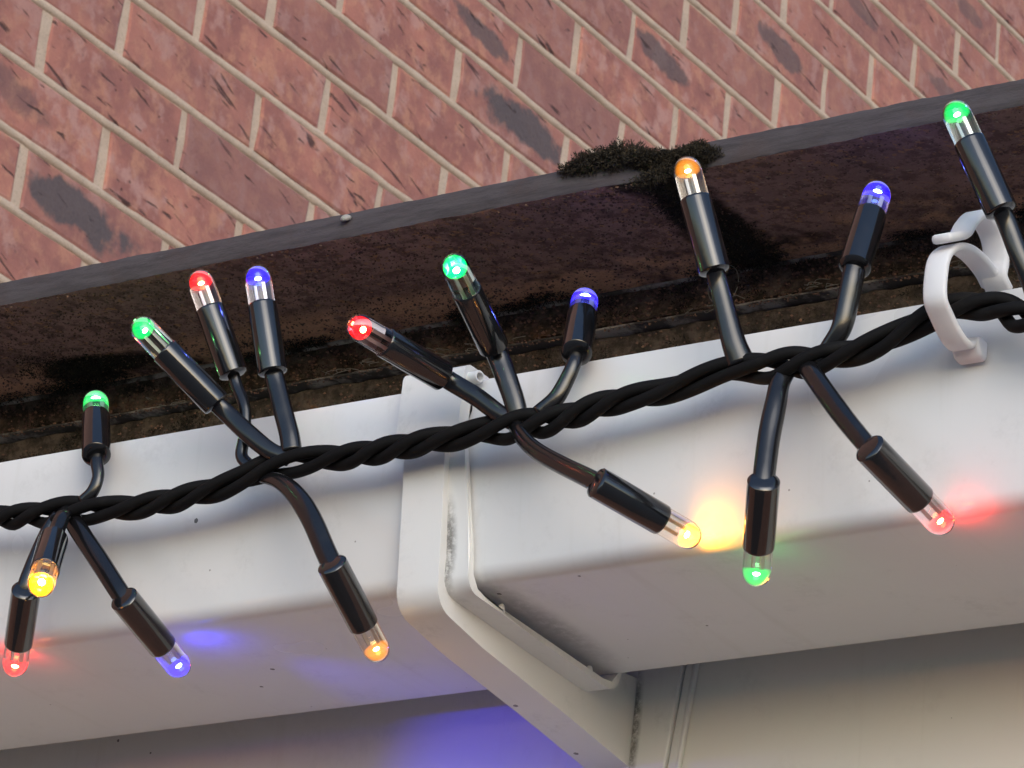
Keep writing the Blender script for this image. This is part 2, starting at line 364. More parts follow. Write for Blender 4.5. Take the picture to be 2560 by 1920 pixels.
WALL_X, WALL_Y, WALL_Z = -2.6272, 2.7621, 3.6479
M['brick_far'] = brick_sheet('brickwork', 1, (WALL_Y, WALL_Z), (.42, .170, .124), (.25, .105, .09))
M['porch_brick'] = brick_sheet('porch_brickwork', 0, (0, 0), (.42, .170, .124), (.25, .105, .09))

# roof tile: worn coated front edge and raw rough underside
t = NT('tile_worn_edge'); co = t.coord('Object'); st = t.coord('Object', scale=(.12, 1, 1))
n1 = t.noise(co, 60, 5); n2 = t.noise(st, 420, 4, .7); n3 = t.noise(co, 900, 3)
c = t.mix(t.ramp(n2, .35, .7), C(.076, .065, .068), C(.046, .038, .041))
c = t.mix(t.math('MULTIPLY', t.ramp(t.noise(t.coord('Object', scale=(.25, 1, 1)), 130, 5, .7), .64, .72), .6), c, C(.17, .163, .16))
c = t.mix(t.math('MULTIPLY', t.ramp(n1, .52, .7), .6), c, C(.068, .045, .041))
t.set(Base_Color=c, Roughness=.78); t.bump(t.math('ADD', n2, t.math('MULTIPLY', n3, .5)), .35, .0012); M['tile_edge'] = t.m

t = NT('tile_raw_underside'); co = t.coord('Object')
n1 = t.noise(co, 35, 5, .6); n2 = t.noise(co, 190, 5, .7); n3 = t.noise(co, 620, 4, .6)
c = t.mix(t.ramp(n1, .35, .65), C(.46, .265, .215), C(.33, .195, .16))
c = t.mix(t.math('MULTIPLY', t.ramp(n2, .44, .60), .75), c, C(.17, .098, .082))
c = t.mix(t.math('MULTIPLY', t.ramp(t.noise(co, 300, 4, .7), .58, .64), .9), c, C(.50, .26, .14))
c = t.mix(t.math('MULTIPLY', t.ramp(n3, .62, .68), .7), c, C(.50, .36, .27))
s = t.n('SeparateXYZ'); t.l(co, s.inputs[0])
# bare orange clay where the scale has flaked off, toward the back
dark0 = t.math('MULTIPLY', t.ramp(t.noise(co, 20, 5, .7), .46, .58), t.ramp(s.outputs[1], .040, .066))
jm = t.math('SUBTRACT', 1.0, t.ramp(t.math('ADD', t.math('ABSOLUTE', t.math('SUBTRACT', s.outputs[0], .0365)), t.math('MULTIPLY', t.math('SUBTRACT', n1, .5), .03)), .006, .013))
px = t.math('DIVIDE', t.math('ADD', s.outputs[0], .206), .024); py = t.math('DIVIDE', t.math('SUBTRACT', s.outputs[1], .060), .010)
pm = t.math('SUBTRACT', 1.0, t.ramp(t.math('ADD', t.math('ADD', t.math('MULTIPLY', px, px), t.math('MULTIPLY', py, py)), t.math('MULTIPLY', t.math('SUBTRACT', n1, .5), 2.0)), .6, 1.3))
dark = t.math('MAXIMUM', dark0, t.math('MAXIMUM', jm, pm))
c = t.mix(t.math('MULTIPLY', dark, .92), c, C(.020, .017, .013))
back = t.math('MULTIPLY', t.ramp(s.outputs[1], .044, .058), t.ramp(t.noise(co, 26, 5, .65), .43, .53))
back = t.math('MULTIPLY', back, t.math('SUBTRACT', 1.0, t.math('MAXIMUM', jm, pm)))
c = t.mix(t.math('MULTIPLY', back, .85), c, t.mix(n2, C(.85, .48, .30), C(.62, .33, .20)))
t.set(Base_Color=c, Roughness=1.0); t.b.inputs['Specular IOR Level'].default_value = .03
t.bump(t.math('ADD', t.math('MULTIPLY', n2, 1.0), t.math('MULTIPLY', n3, .7)), 1.0, .0045); M['tile_under'] = t.m

t = NT('tile_face'); co = t.coord('Object'); t.set(Base_Color=t.mix(t.noise(co, 90, 5), C(.11, .06, .05), C(.06, .045, .042)), Roughness=.9); M['tile_top'] = t.m

t = NT('mossy_timber'); co = t.coord('Object'); n2 = t.noise(co, 150, 6, .7)
c = t.mix(t.ramp(n2, .4, .65), C(.075, .060, .046), C(.20, .15, .11))
c = t.mix(t.math('MULTIPLY', t.ramp(t.noise(co, 60, 5, .7), .60, .72), .8), c, C(.22, .115, .06))
t.set(Base_Color=c, Roughness=1.0); t.b.inputs['Specular IOR Level'].default_value = .05; t.bump(n2, 1.0, .005); M['timber'] = t.m
t = NT('painted_lit_edge'); co = t.coord('Object'); n2 = t.noise(co, 220, 5, .7)
t.set(Base_Color=t.mix(t.ramp(t.noise(co, 70, 5, .7), .44, .60), C(.07, .06, .05), C(.33, .295, .25)), Roughness=.95); M['lit_edge'] = t.m  # pale mottling paints in light caught along the ledge edges, with some cobweb

t = NT('dark_moss'); oi = t.n('ObjectInfo'); at_ = t.n('Attribute', attribute_name='tint')
c = t.mix(at_.outputs['Fac'], C(.014, .012, .008), C(.085, .062, .032))
t.set(Base_Color=c, Roughness=.95); M['moss'] = t.m
t = NT('brown_grit'); at_ = t.n('Attribute', attribute_name='tint')
t.set(Base_Color=t.mix(at_.outputs['Fac'], C(.14, .09, .074), C(.55, .31, .19)), Roughness=1.0); t.b.inputs['Specular IOR Level'].default_value = .05; M['grit'] = t.m
t = NT('web_fibre'); t.set(Base_Color=C(.26, .235, .195), Roughness=.9); M['fibre'] = t.m

t = NT('patio_paving'); g = t.n('NewGeometry'); br = t.n('TexBrick'); t.l(g.outputs['Position'], br.inputs[0])
br.inputs['Scale'].default_value = 1; br.inputs['Brick Width'].default_value = .6; br.inputs['Row Height'].default_value = .6; br.inputs['Mortar Size'].default_value = .006
br.inputs['Color1'].default_value = C(.18, .178, .174); br.inputs['Color2'].default_value = C(.15, .148, .145); br.inputs['Mortar'].default_value = C(.09, .085, .08)
t.set(Base_Color=t.mix(t.math('MULTIPLY', t.noise(g.outputs['Position'], 6, 5), .4), br.outputs[0], C(.11, .108, .105)), Roughness=.9); M['paving'] = t.m
t = NT('soffit_board'); t.set(Base_Color=C(.75, .72, .66), Roughness=.45); M['soffit'] = t.m
t = NT('snail_shell'); co = t.coord('Object'); t.set(Base_Color=t.mix(t.noise(co, 600, 3), C(.5, .47, .42), C(.25, .22, .19)), Roughness=.6); M['shell'] = t.m

# ================================================================ setting
def box(bm, a, b):
    v = [bm.verts.new((x, y, z)) for x in (a[0], b[0]) for y in (a[1], b[1]) for z in (a[2], b[2])]
    for f in ((0, 1, 3, 2), (4, 6, 7, 5), (0, 4, 5, 1), (2, 3, 7, 6), (0, 2, 6, 4), (1, 5, 7, 3)): bm.faces.new([v[i] for i in f])

bm = bmesh.new(); g_ = 120
f_ = bm.faces.new([bm.verts.new(p) for p in ((-g_, -g_, 0), (g_, -g_, 0), (g_, g_, 0), (-g_, g_, 0))])
tag(bm_obj('ground', bm, M['paving']), None, kind='structure')

# ---------------------------------------------------------------- house wall of rustic bricks
rng = random.Random(7)
wall = empty('brick_wall', (WALL_X, WALL_Y, 0))
tag(wall, 'red rustic brick house wall with buff mortar behind the roof edge', 'wall')
bm = bmesh.new(); box(bm, (WALL_X - .30, -1.2, 0), (WALL_X - .0035, 9.0, 6.6))
attach(bm_obj('masonry', bm, M['brick_far']), wall)
# mortar bed where the bricks are built one by one: a sheet with the joints' tooled surface
U0, U1, PER, BED = -5, 23, .0125, .0098
def in_band(uc, row): return .8 * uc - 8.2 < row < .8 * uc + 5.2 and -7 < row < 18
courses = {}
for row in range(-7, 18):
    us = [u for u in range(U0, U1) if (u - row) % 2 == 0 and in_band(u + 1, row)]
    if us: courses[row] = us
V, F = [], []
for row, us in courses.items():
    y0 = us[0] * .1125 - .007; y1 = (us[-1] + 2) * .1125 + .007; z0 = (row - 1) * .075 - .005; z1 = row * .075 + .005
    nx = max(2, int((y1 - y0) / .03)); base = len(V)
    for i in range(nx + 1):
        for zz_ in (z0, z1):
            yv = y0 + (y1 - y0) * i / nx
            V.append((WALL_X - .0012 + .0006 * noise.noise(Vector((yv * 40, zz_ * 40, row)))- .0004 * (row % 2), WALL_Y + yv, WALL_Z + zz_))
    for i in range(nx): F.append((base + 2 * i, base + 2 * i + 2, base + 2 * i + 3, base + 2 * i + 1))
attach(mesh_obj('mortar', V, F, M['mortar'], smooth=False), wall)

# bed joints stand slightly proud of the worn brick faces, rounded and a little uneven
V, F = [], []
rows_ = sorted(courses)
for row in rows_:
    y0 = courses[row][0] * .1125; y1 = (courses[row][-1] + 2) * .1125
    nb = int((y1 - y0) / .012); base = len(V); sec = ((-.0056, -.0016), (-.0040, .0010), (-.0008, .0020), (.0030, .0013), (.0054, -.0014))
    for i in range(nb + 1):
        yv = y0 + (y1 - y0) * i / nb
        wz = .0011 * noise.noise(Vector((yv * 16, row * 3.7, 0))) + .0007 * noise.noise(Vector((yv * 70, row * 1.9, 5)))
        wx = .0006 * noise.noise(Vector((yv * 40, row * 2.3, 9))); ww = 1 + .16 * noise.noise(Vector((yv * 28, row * 5.1, 3)))
        for dz_, dx_ in sec: V.append((WALL_X + dx_ + wx, WALL_Y + yv, WALL_Z + row * .075 + wz + dz_ * ww))
    for i in range(nb):
        for j in range(4): F.append((base + i * 5 + j, base + i * 5 + 5 + j, base + i * 5 + 6 + j, base + i * 5 + 1 + j))
attach(mesh_obj('bed_joints', V, F, M['mortar']), wall)

def brick_mesh(seed):
    r = random.Random(seed); L, H = (.225 - PER) / 2, (.075 - BED) / 2
    ring = [(-1, -1), (-.33, -1), (.33, -1), (1, -1), (1, 0), (1, 1), (.33, 1), (-.33, 1), (-1, 1), (-1, 0)]
    V = []; F = []; n = len(ring)
    for y, z in ring: V.append((-.02, y * (L - .001), z * (H - .001)))
    jit = [(r.uniform(-.0019, .0016), r.uniform(-.0015, .0013)) for _ in ring]
    for (y, z), (a, b) in zip(ring, jit): V.append((-.0008, y * L + a, z * H + b))
    for (y, z), (a, b) in zip(ring, jit): V.append((.0007 + r.uniform(-.0005, .0005), y * (L - .0026) + a, z * (H - .0026) + b))
    for k in range(2):
        for i in range(n): F.append((k * n + i, k * n + (i + 1) % n, (k + 1) * n + (i + 1) % n, (k + 1) * n + i))
    V.append((.0010, 0, 0)); c_ = len(V) - 1
    for i in range(n): F.append((2 * n + i, 2 * n + (i + 1) % n, c_))
    me = bpy.data.meshes.new('brick'); me.from_pydata(V, [], F); me.update(); me.materials.append(M['brick'])
    return me
brick_meshes = [brick_mesh(s) for s in range(9)]
BURNT = {(4, 7): (1.0, .60, 1.15), (-2, 1): (1.0, .46, 1.1), (5, 6): (.85, .72, .7), (7, 9): (.85, .22, .8), (9, 12): (.8, .52, .75), (11, 15): (.6, .30, .6), (13, 16): (.55, .65, .6), (-1, 0): (.45, .25, .8), (11, 13): (.7, .75, .6)}
WARM = {(-1, 2), (-2, 3), (1, 4)}
for row, us in courses.items():
    for u in us:
        o = bpy.data.objects.new('brick', rng.choice(brick_meshes)); COL.objects.link(o); o.parent = wall
        o.location = (rng.uniform(-.0008, .0008), (u + 1) * .1125 + rng.uniform(-.0012, .0012), WALL_Z + (row - .5) * .075 + rng.uniform(-.001, .001))
        o.rotation_euler = (rng.uniform(-.004, .004), 0, rng.uniform(-.004, .004))
        hit = [v for (rw, uc), v in BURNT.items() if rw == row and abs(uc - (u + 1)) <= 1.0]
        far = not (-1 <= u + 1 <= 18)
        g = hit[0] if hit else ((rng.uniform(.5, 1), rng.uniform(.2, .8), rng.uniform(.5, 1.1)) if rng.random() < (.14 if far else .0) else (0, .5, 1))
        o.color = (0 if (row, u + 1) in WARM else min(1, max(0, rng.gauss(.30, .34))), g[0], g[1], g[2])

# ---------------------------------------------------------------- porch under the roof edge
porch = empty('porch_wall', mm(0, 300, -2100))
tag(porch, 'brick porch wall under the white fascia and soffit', 'wall')
bm = bmesh.new(); box(bm, (-2.60, 1.17, 0), (1.35, 1.42, 1.955)); attach(bm_obj('masonry', bm, M['porch_brick']), porch)
bm = bmesh.new(); box(bm, (-2.60, 1.003, 1.958), (1.35, 1.40, 1.968)); attach(bm_obj('soffit', bm, M['soffit']), porch)

fas = empty('fascia_board', mm(0, 95, -150))
tag(fas, 'cream white plastic fascia board in shade below the gutter', 'fascia')
pr = [(101, 74), (101, -140)] + arc(105, -146, 4, 180, 270, 4) + [(113, -150), (113, 74)]
bm = bmesh.new(); extrude_profile(bm, pr, -1950, 1990, 1); o = attach(bm_obj('board', bm, M['fascia']), fas); smooth_angle(o)

# eaves filler above the gutter, dark with moss, its thin lips coloured as if catching light
filler = empty('eaves_filler', mm(0, 80, 40))
tag(filler, 'dark mossy timber strip between the roof tiles and the gutter', 'timber')
def rough_bar(name, prof, x0, x1, n, amp, mat, parent, seed=0):
    bm = bmesh.new(); rings = extrude_profile(bm, prof, x0, x1, n)
    for v in bm.verts:
        q = v.co * 160 + Vector((seed, seed, seed)); w = noise.noise_vector(q) + noise.noise_vector(q * 2.3) * .5
        v.co += Vector((0, w.y, w.z)) * amp * .001
    o = attach(bm_obj(name, bm, mat), parent); smooth_angle(o, 40); return o
rough_bar('upper_strip', [(74, 96.5), (74, 90), (73.4, 84.5), (90, 84), (90, 96.6)], -420, 420, 420, .7, M['timber'], filler, 1)
rough_bar('ledge_edge', [(73.5, 83.4), (71.2, 82.9), (71.2, 82.3), (90, 81.6), (90, 83.2)], -420, 420, 420, .3, M['lit_edge'], filler, 2)
rough_bar('lower_strip', [(75.6, 81.5), (75.2, 70), (75.4, 45), (90, 45), (90, 81.4)], -420, 420, 420, .7, M['timber'], filler, 3)
rough_bar('under_tile_lip', [(75.0, 97.0), (72.8, 96.2), (72.8, 95.2), (73.8, 94.6), (75.0, 95.0)], -420, 420, 420, .4, M['lit_edge'], filler, 4)

# ---------------------------------------------------------------- roof tiles
roof = empty('tiled_roof', mm(0, 5, 91))
tag(roof, 'brown concrete tile roof edge with rough mossy underside above the gutter', 'roof')
JX = 36.8
def eaves_tile(name, x0, x1, seed, dz):
    tp = math.tan(rad(4)); n = 150
    yb = 250.0
    # outline: front bottom, front face, front top, top back, bottom back, underside points
    front = [(5.25, 91.0 + .3), (5.0, 91.9), (5.0, 94.5), (5.05, 97.2), (5.5, 99.5), (6.6, 100.25)]
    prof = front + [(60, 100.25 + 55 * tp), (yb, 100.2 + (yb - 5) * tp), (yb, 91 + (yb - 5) * tp)] + [(y, 91 + (y - 5) * tp) for y in (200, 120, 80, 70, 60, 50, 40, 31, 22, 15, 10, 6.6)]
    rings = []; V = []; F = []; fm = []; k = len(prof)
    for i in range(n + 1):
        x = x0 + (x1 - x0) * i / n
        for j, (y, z) in enumerate(prof):
            q = Vector((x * .09 + seed * 7, y * .09, z * .09)); w = noise.noise_vector(q) * .30 + noise.noise_vector(q * 4) * .22
            if j < 6: a = .9 if j in (0, 4, 5) else .45
            elif j >= 9: a = 1.0
            else: a = .2
            V.append(mm(x, y + w.y * a, z + dz + w.z * a))
    for i in range(n):
        for j in range(k):
            F.append((i * k + j, i * k + (j + 1) % k, (i + 1) * k + (j + 1) % k, (i + 1) * k + j))
            fm.append(0 if j < 5 else (2 if j < 8 else 1))
    F.append(tuple(range(k))[::-1]); fm.append(0); F.append(tuple(n * k + j for j in range(k))); fm.append(0)
    V = [v - ORG for v in V]
    o = mesh_obj(name, V, F, None, smooth=True, mats=[M['tile_edge'], M['tile_under'], M['tile_top']], fmat=fm)
    o.data.set_sharp_from_angle(angle=rad(50))
    o.location = ORG; attach(o, roof)
    bpy.context.view_layer.update()
    return o
eaves_tile('tile', JX - 330, JX - 1.6, 1, 0.0)
eaves_tile('tile', JX + 1.6, JX + 330, 2, -0.3)
eaves_tile('tile', JX + 333, JX + 660, 3, 0.2)
eaves_tile('tile', JX - 663, JX - 333, 4, 0.1)
eaves_tile('tile', JX - 995, JX - 666, 5, 0.0)
# upper courses, set back and sloping up away from the gutter
bm = bmesh.new(); box(bm, (0, 0, 0), (.328, .38, .011)); tm = bm_obj('tile', bm, M['tile_top'], None).data
bpy.data.objects.remove(bpy.data.objects['tile.005'] if 'tile.005' in bpy.data.objects else bpy.data.objects[-1], do_unlink=True)
for c_ in range(6):
    for i in range(-5, 6):
        o = bpy.data.objects.new('tile', tm); COL.objects.link(o)
        o.location = mm(JX + 331.5 * i + 1.6 + (165 if c_ % 2 == 0 else 0), 130 + 300 * c_, 124 + 300 * c_ * math.tan(rad(10))); o.rotation_euler = (rad(8.6), 0, 0)
        attach(o, roof)

# ---------------------------------------------------------------- gutter
TH = 2.0
outer = [(0.6, 31.9), (-1.6, 32.4), (-3.4, 31.8), (-4.05, 30.0)]
for i in range(1, 9):
    f = i / 9; outer.append((-4.05 + 5.0 * f - 1.1 * math.sin(math.pi * f), 30 - 52.5 * f))
outer += arc(6.0, -22.5, 5.0, 184, 270, 8) + [(30, -27.5), (72, -27.5)] + arc(75.5, -25.5, 2.0, 270, 360, 4) + [(77.5, 0), (77.5, 44)]
inner = [(75.5, 44), (75.5, 0)] + arc(74.5, -24.5, 1.0, 0, -90, 3) + [(30, -25.5)] + arc(6.0, -22.5, 3.0, 270, 184, 6)
for i in range(8, 0, -1):
    f = i / 9; inner.append((-2.05 + 5.0 * f - 1.1 * math.sin(math.pi * f), 30 - 52.5 * f))
inner += [(-2.0, 29.4), (-.6, 30.0), (.6, 30.1)]
bm = bmesh.new(); extrude_profile(bm, outer + inner, -1945, 1960, 1)
gut = bm_obj('rain_gutter', bm, M['gutter']); smooth_angle(gut, 30)
for v in gut.data.vertices: v.co -= ORG
gut.location = ORG
tag(gut, 'white square plastic rain gutter running under the roof edge', 'gutter')

# ---------------------------------------------------------------- gutter bracket
brk = empty('gutter_bracket', mm(-18, 80, -30))
tag(brk, 'white plastic gutter bracket strapped round the gutter, grimy in its corners', 'bracket')
XL, XR = -25.6, -11.7
fl_out = [(-6.6, 14), (-6.0, 6), (-4.2, -6), (-2.2, -20)] + arc(3.4, -25.6, 5.4, 190, 268, 6) + [(40, -32.6), (69, -33.6)] + arc(71.0, -26.6, 7.0, 275, 350, 6) + [(80.6, -19)]
fl_in = [(77.4, -26.0)] + arc(71.5, -27.6, 2.2, 330, 275, 4) + [(40, -29.6)] + arc(4.6, -25.0, 4.8, 268, 190, 6) + [(-2.0, -16), (-3.4, -6), (-4.9, 6), (-5.3, 14)]
fl_in = [(78.6, -21.0), (76.8, -26.6), (73.4, -31.0), (69, -31.6), (40, -30.8), (8, -30.0), (3.4, -29.0), (.6, -25.6), (-.6, -18), (-2.4, -6), (-4.3, 6), (-5.0, 14)]
def taper_flange(x0, x1, xt):
    bm = bmesh.new(); prof = fl_out + fl_in; k = len(prof)
    a = [bm.verts.new(mm(x0, y, z)) for y, z in prof]
    b = [bm.verts.new(mm(x1 if z < -18 else x1 + (xt - x1) * min(1, (z + 18) / 30.0), y, z)) for y, z in prof]
    for i in range(k): bm.faces.new((a[i], a[(i + 1) % k], b[(i + 1) % k], b[i]))
    for rr in (a, b):
        f = bm.faces.new(rr); bmesh.ops.triangulate(bm, faces=[f])
    return bm
o = attach(bm_obj('flange', taper_flange(XR - .4, -3.7, -7.0), M['bracket']), brk); smooth_angle(o, 30)
o = attach(bm_obj('flange', taper_flange(XL + .4, -27.0, -26.6), M['bracket']), brk); smooth_angle(o, 30)
rib_out = [(-9.6, 16), (-8.6, 8), (-7.5, 0), (-6.2, -12), (-4.6, -27)] + arc(3.6, -28.5, 8.1, 180, 262, 7) + [(20, -39.4), (60, -43.2), (98.2, -47.5)]
rib_in = [(98.2, -20), (84, -22), (79.5, -26), (77, -30), (70, -33.2 + .9), (40, -31.2), (8, -30.6), (1, -28.6), (-2.0, -20), (-4.0, -6), (-5.8, 6), (-6.4, 16)]
bm = bmesh.new(); extrude_profile(bm, rib_out + rib_in, XL, XR, 1)
o = attach(bm_obj('rib', bm, M['bracket']), brk)
md = o.modifiers.new('bevel', 'BEVEL'); md.width = .0004; md.segments = 2; md.limit_method = 'ANGLE'; md.angle_limit = rad(50); smooth_angle(o, 30)
# head that clips over the front lip
head = [(-9.2, 12)] + [(-9.4, 20), (-9.4, 30)] + arc(-6.4, 32.2, 3.0, 175, 90, 5) + [(1.5, 35.2)] + arc(1.8, 33.6, 1.6, 90, -60, 5) + [(1.0, 32.6), (-3.2, 33.0), (-4.6, 31), (-4.9, 20), (-5.0, 12)]
bm = bmesh.new(); extrude_profile(bm, head, -28.8, -7.6, 1)
o = attach(bm_obj('head_clip', bm, M['bracket']), brk)
md = o.modifiers.new('bevel', 'BEVEL'); md.width = .0012; md.segments = 3; md.limit_method = 'ANGLE'; md.angle_limit = rad(50); smooth_angle(o, 30)
bm = bmesh.new(); extrude_profile(bm, [(-9.5, 30.4), (-9.75, 24), (-9.7, 12), (-9.3, 12), (-9.3, 30.4)], -18.4, -7.4, 1)
o = attach(bm_obj('raised_pad', bm, M['bracket']), brk)
V, F = lathe([(0, 0), (0, 1.9), (4.2, 1.9), (4.6, 1.6), (4.6, 1.2), (1.8, 1.1), (1.8, 0)], mm(-8.2, -6.0, 31.4), Vector((1, -.25, -.1)), 20)
o = attach(mesh_obj('lip_knob', V, F, M['bracket']), brk); smooth_angle(o, 40)
for y, z in ((16.8, -30.0), (62.9, -31.6)):
    V, F = lathe([(-1.0, 0), (-1.0, 1.1), (1.2, .9), (1.7, .5), (1.8, 0)], mm(-4.6, y, z), Vector((0, -.2, 1)), 12)
    attach(mesh_obj('nub', V, F, M['bracket']), brk)
# plate screwed to the fascia, with a raised slanting edge
def slab(name, pts, y0, y1, mat):
    bm = bmesh.new(); a = [bm.verts.new(mm(x, y0, z)) for x, z in pts]; b = [bm.verts.new(mm(x, y1, z)) for x, z in pts]
    bm.faces.new(a); bm.faces.new(b[::-1])
    for i in range(len(pts)): bm.faces.new((a[i], b[i], b[(i + 1) % len(pts)], a[(i + 1) % len(pts)]))
    o = attach(bm_obj(name, bm, mat), brk); md = o.modifiers.new('bevel', 'BEVEL'); md.width = .0005; md.segments = 2; smooth_angle(o, 30); return o
slab('back_plate', [(-34, 6), (5.9, 6), (-.6, -60), (-34, -60)], 98.4, 100.9, M['bracket'])
slab('plate_edge', [(6.1, 6), (8.9, 6), (2.6, -60), (-.4, -60)], 99.6, 100.95, M['bracket'])
slab('plate_bead', [(9.1, 6), (10.4, 6), (4.1, -60), (2.8, -60)], 99.0, 100.95, M['bracket'])

# ---------------------------------------------------------------- moss
def moss(name, blobs, seed, label, leaf=1.25, kind=None):
    """blobs: (centre mm, radii mm, leaves, hang) leaves spread through each ellipsoid, thicker at its surface"""
    r = random.Random(seed); V = []; F = []; tint = []
    c0 = Vector(blobs[0][0])
    for (cx, cy, cz), (rx, ry, rz), num in blobs:
        for _ in range(num):
            d = Vector((r.gauss(0, 1), r.gauss(0, 1), r.gauss(0, 1))).normalized()
            rr = r.uniform(.2, 1) ** .5
            rough = 1 + .45 * noise.noise(Vector((d.x * 3 + cx, d.y * 3 + cy, d.z * 3)))
            p = Vector((cx + d.x * rx * rr * rough, cy + d.y * ry * rr * rough, cz + d.z * rz * rr * rough))
            dirv = (Vector((d.x, d.y, d.z)) + Vector((r.gauss(0, .55), r.gauss(0, .55), r.gauss(0, .55)))).normalized()
            L = leaf * r.uniform(.6, 1.5); w = L * r.uniform(.14, .26)
            s1 = dirv.orthogonal().normalized(); s2 = dirv.cross(s1)
            a = r.uniform(0, 6.28); s = s1 * math.cos(a) + s2 * math.sin(a); u = dirv.cross(s)
            b = len(V); q = p - c0
            V += [(q - s * w) * .001, (q + s * w) * .001, (q + dirv * L + u * w * .6) * .001, (q + u * w + dirv * L * .4) * .001]
            F += [(b, b + 1, b + 2), (b, b + 3, b + 2)]
            tv = max(0, min(1, r.gauss(.16, .2) + (.35 if rr > .85 and r.random() < .3 else 0))); tint += [tv] * 4
    o = mesh_obj(name, V, F, M['moss'], smooth=False)
    at_ = o.data.attributes.new('tint', 'FLOAT', 'POINT'); at_.data.foreach_set('value', tint)
    o.location = ORG + c0 * .001
    tag(o, label, 'moss', kind=kind); return o
r = random.Random(3)
bl = []
for i in range(22):
    f = i / 21; x = 11 + 47 * f; h = 7.0 * math.sin(math.pi * min(1, f * 1.05 + .08)) ** .6 * (1.15 if f < .45 else .62)
    bl.append(((x + r.uniform(-1, 1), 5.5 + r.uniform(-1.5, 2.5), 97.4 + h * .40 - 3.0 * f), (3.8, 4.0, max(2.4, h * .62)), 1300))
for i in range(16): bl.append(((33 + 24 * r.random(), 4.6, 90.5 + 7 * r.random()), (3.6, 1.5, 2.2), 420))
moss('moss_cushion', bl, 1, 'dark moss cushion growing over the tile edge above the amber bulb', .80)
bl = []
for i in range(34):
    f = i / 33; y = 4 + 66 * f
    bl.append(((JX + 3 - 3 * f + r.uniform(-3, 3), y, 90.6 + (y - 5) * .07), (7.5 + 3.5 * f, 3.4, 2.0), 420))
moss('moss_streak', bl, 2, 'black moss streak filling the joint under the roof tiles', .75)
bl = [((-208 + r.gauss(0, 12), 57 + r.gauss(0, 5), 93.6), (6.5, 4.5, 1.8), 300) for _ in range(24)]
moss('moss_patch', bl, 3, 'round black moss patch under the tile left of the lights', .75)
bl = []
for i in range(230):
    x = -330 + 560 * r.random(); nz = noise.noise(Vector((x * .025, 3.1, 0)))
    if nz < .02: continue
    bl.append(((x, 71.5 - 3 * abs(r.gauss(0, 1)) * (1 + nz), 95.2 - r.random() * .8), (5.5, 2.4, 1.4), 150))
for i in range(110):
    x = -330 + 560 * r.random()
    bl.append(((x, 73.0, 84 + 10 * r.random() ** 1.4), (5, 1.1, 1.8), 80))
for i in range(60):
    x = -330 + 560 * r.random(); bl.append(((x, 74.5, 72 + 8 * r.random()), (5, .9, 1.8), 80))
moss('moss', bl, 4, 'dark moss fringe in the gap behind the gutter lip', .75, kind='stuff')

def grit(name, num, seed, place, parent):
    r = random.Random(seed); V = []; F = []; tint = []
    for _ in range(num):
        p, sz = place(r); b = len(V); tv = min(1, max(0, r.gauss(.08, .22)))
        for d in ((1, 0, -.6), (-.6, .9, -.5), (-.6, -.9, -.5), (0, 0, -1.1), (0, 0, .9)):
            V.append((p + Vector((d[0] * r.uniform(.5, 1.3), d[1] * r.uniform(.5, 1.3), d[2] * r.uniform(.4, 1.1))) * sz) * .001)
        F += [(b, b + 1, b + 4), (b + 1, b + 2, b + 4), (b + 2, b, b + 4), (b + 1, b, b + 3), (b + 2, b + 1, b + 3), (b, b + 2, b + 3)]
        tint += [tv] * 5
    o = mesh_obj(name, V, F, M['grit'], smooth=False)
    a_ = o.data.attributes.new('tint', 'FLOAT', 'POINT'); a_.data.foreach_set('value', tint)
    o.location = ORG; attach(o, parent); o['kind'] = 'stuff'; return o
def on_under(r):
    y = 6 + 66 * r.random(); x = -330 + 640 * r.random()
    return Vector((x, y, 90.9 + (y - 5) * .07)), r.uniform(.18, .55) * (1.5 if r.random() < .08 else 1)
def on_strip(r):
    k = r.random(); x = -330 + 640 * r.random()
    if k < .55: return Vector((x, 73.4, 84 + 11 * r.random())), r.uniform(.25, .8)
    if k < .8: return Vector((x, 71.2 + r.random(), 82.5 + r.gauss(0, .5))), r.uniform(.2, .6)
    return Vector((x, 75.2, 70 + 11 * r.random())), r.uniform(.25, .7)
bpy.context.view_layer.update()
grit('grit', 15000, 11, on_under, roof)
grit('grit', 6000, 12, on_strip, filler)

# cobweb fibres caught on the mossy edge
V, F = [], []
def strand(pts, rad_mm):
    global V, F
    v, f = tube(catmull([mm(*p) for p in pts], 6), rad_mm * .001, 5)
    b = len(V); V += [q - ORG for q in v]; F += [tuple(i + b for i in q) for q in f]
for cx, cnt in ((-112, 12), (-66, 12), (-78, 6), (52, 8), (105, 9), (-185, 4), (20, 5)):
    for _ in range(cnt):
        x = cx + r.gauss(0, 7); z = 82.6 + r.uniform(-1.5, 2.5); a = r.uniform(-1, 1)
        strand([(x, 69.8, z), (x + 2.5 * a + r.uniform(.5, 2), 68.8 + r.uniform(-.6, .6), z + r.uniform(-.9, .9)), (x + 3 * a + 4, 69.6, z + r.uniform(-1.2, 1.0))], r.uniform(.06, .13))
lp = [(29 + 5.2 * math.cos(a_) , 62, 85.0 + 6.4 * math.sin(a_)) for a_ in [i * .55 for i in range(12)]]
strand(lp, .10)
strand([(165, 0, 47), (171, -4, 44), (178, -8, 36), (186, -8, 24)], .22)
web = mesh_obj('cobweb', V, F, M['fibre']); web.location = ORG
tag(web, 'pale cobweb fibres caught along the dark mossy edge', 'cobweb', kind='stuff')

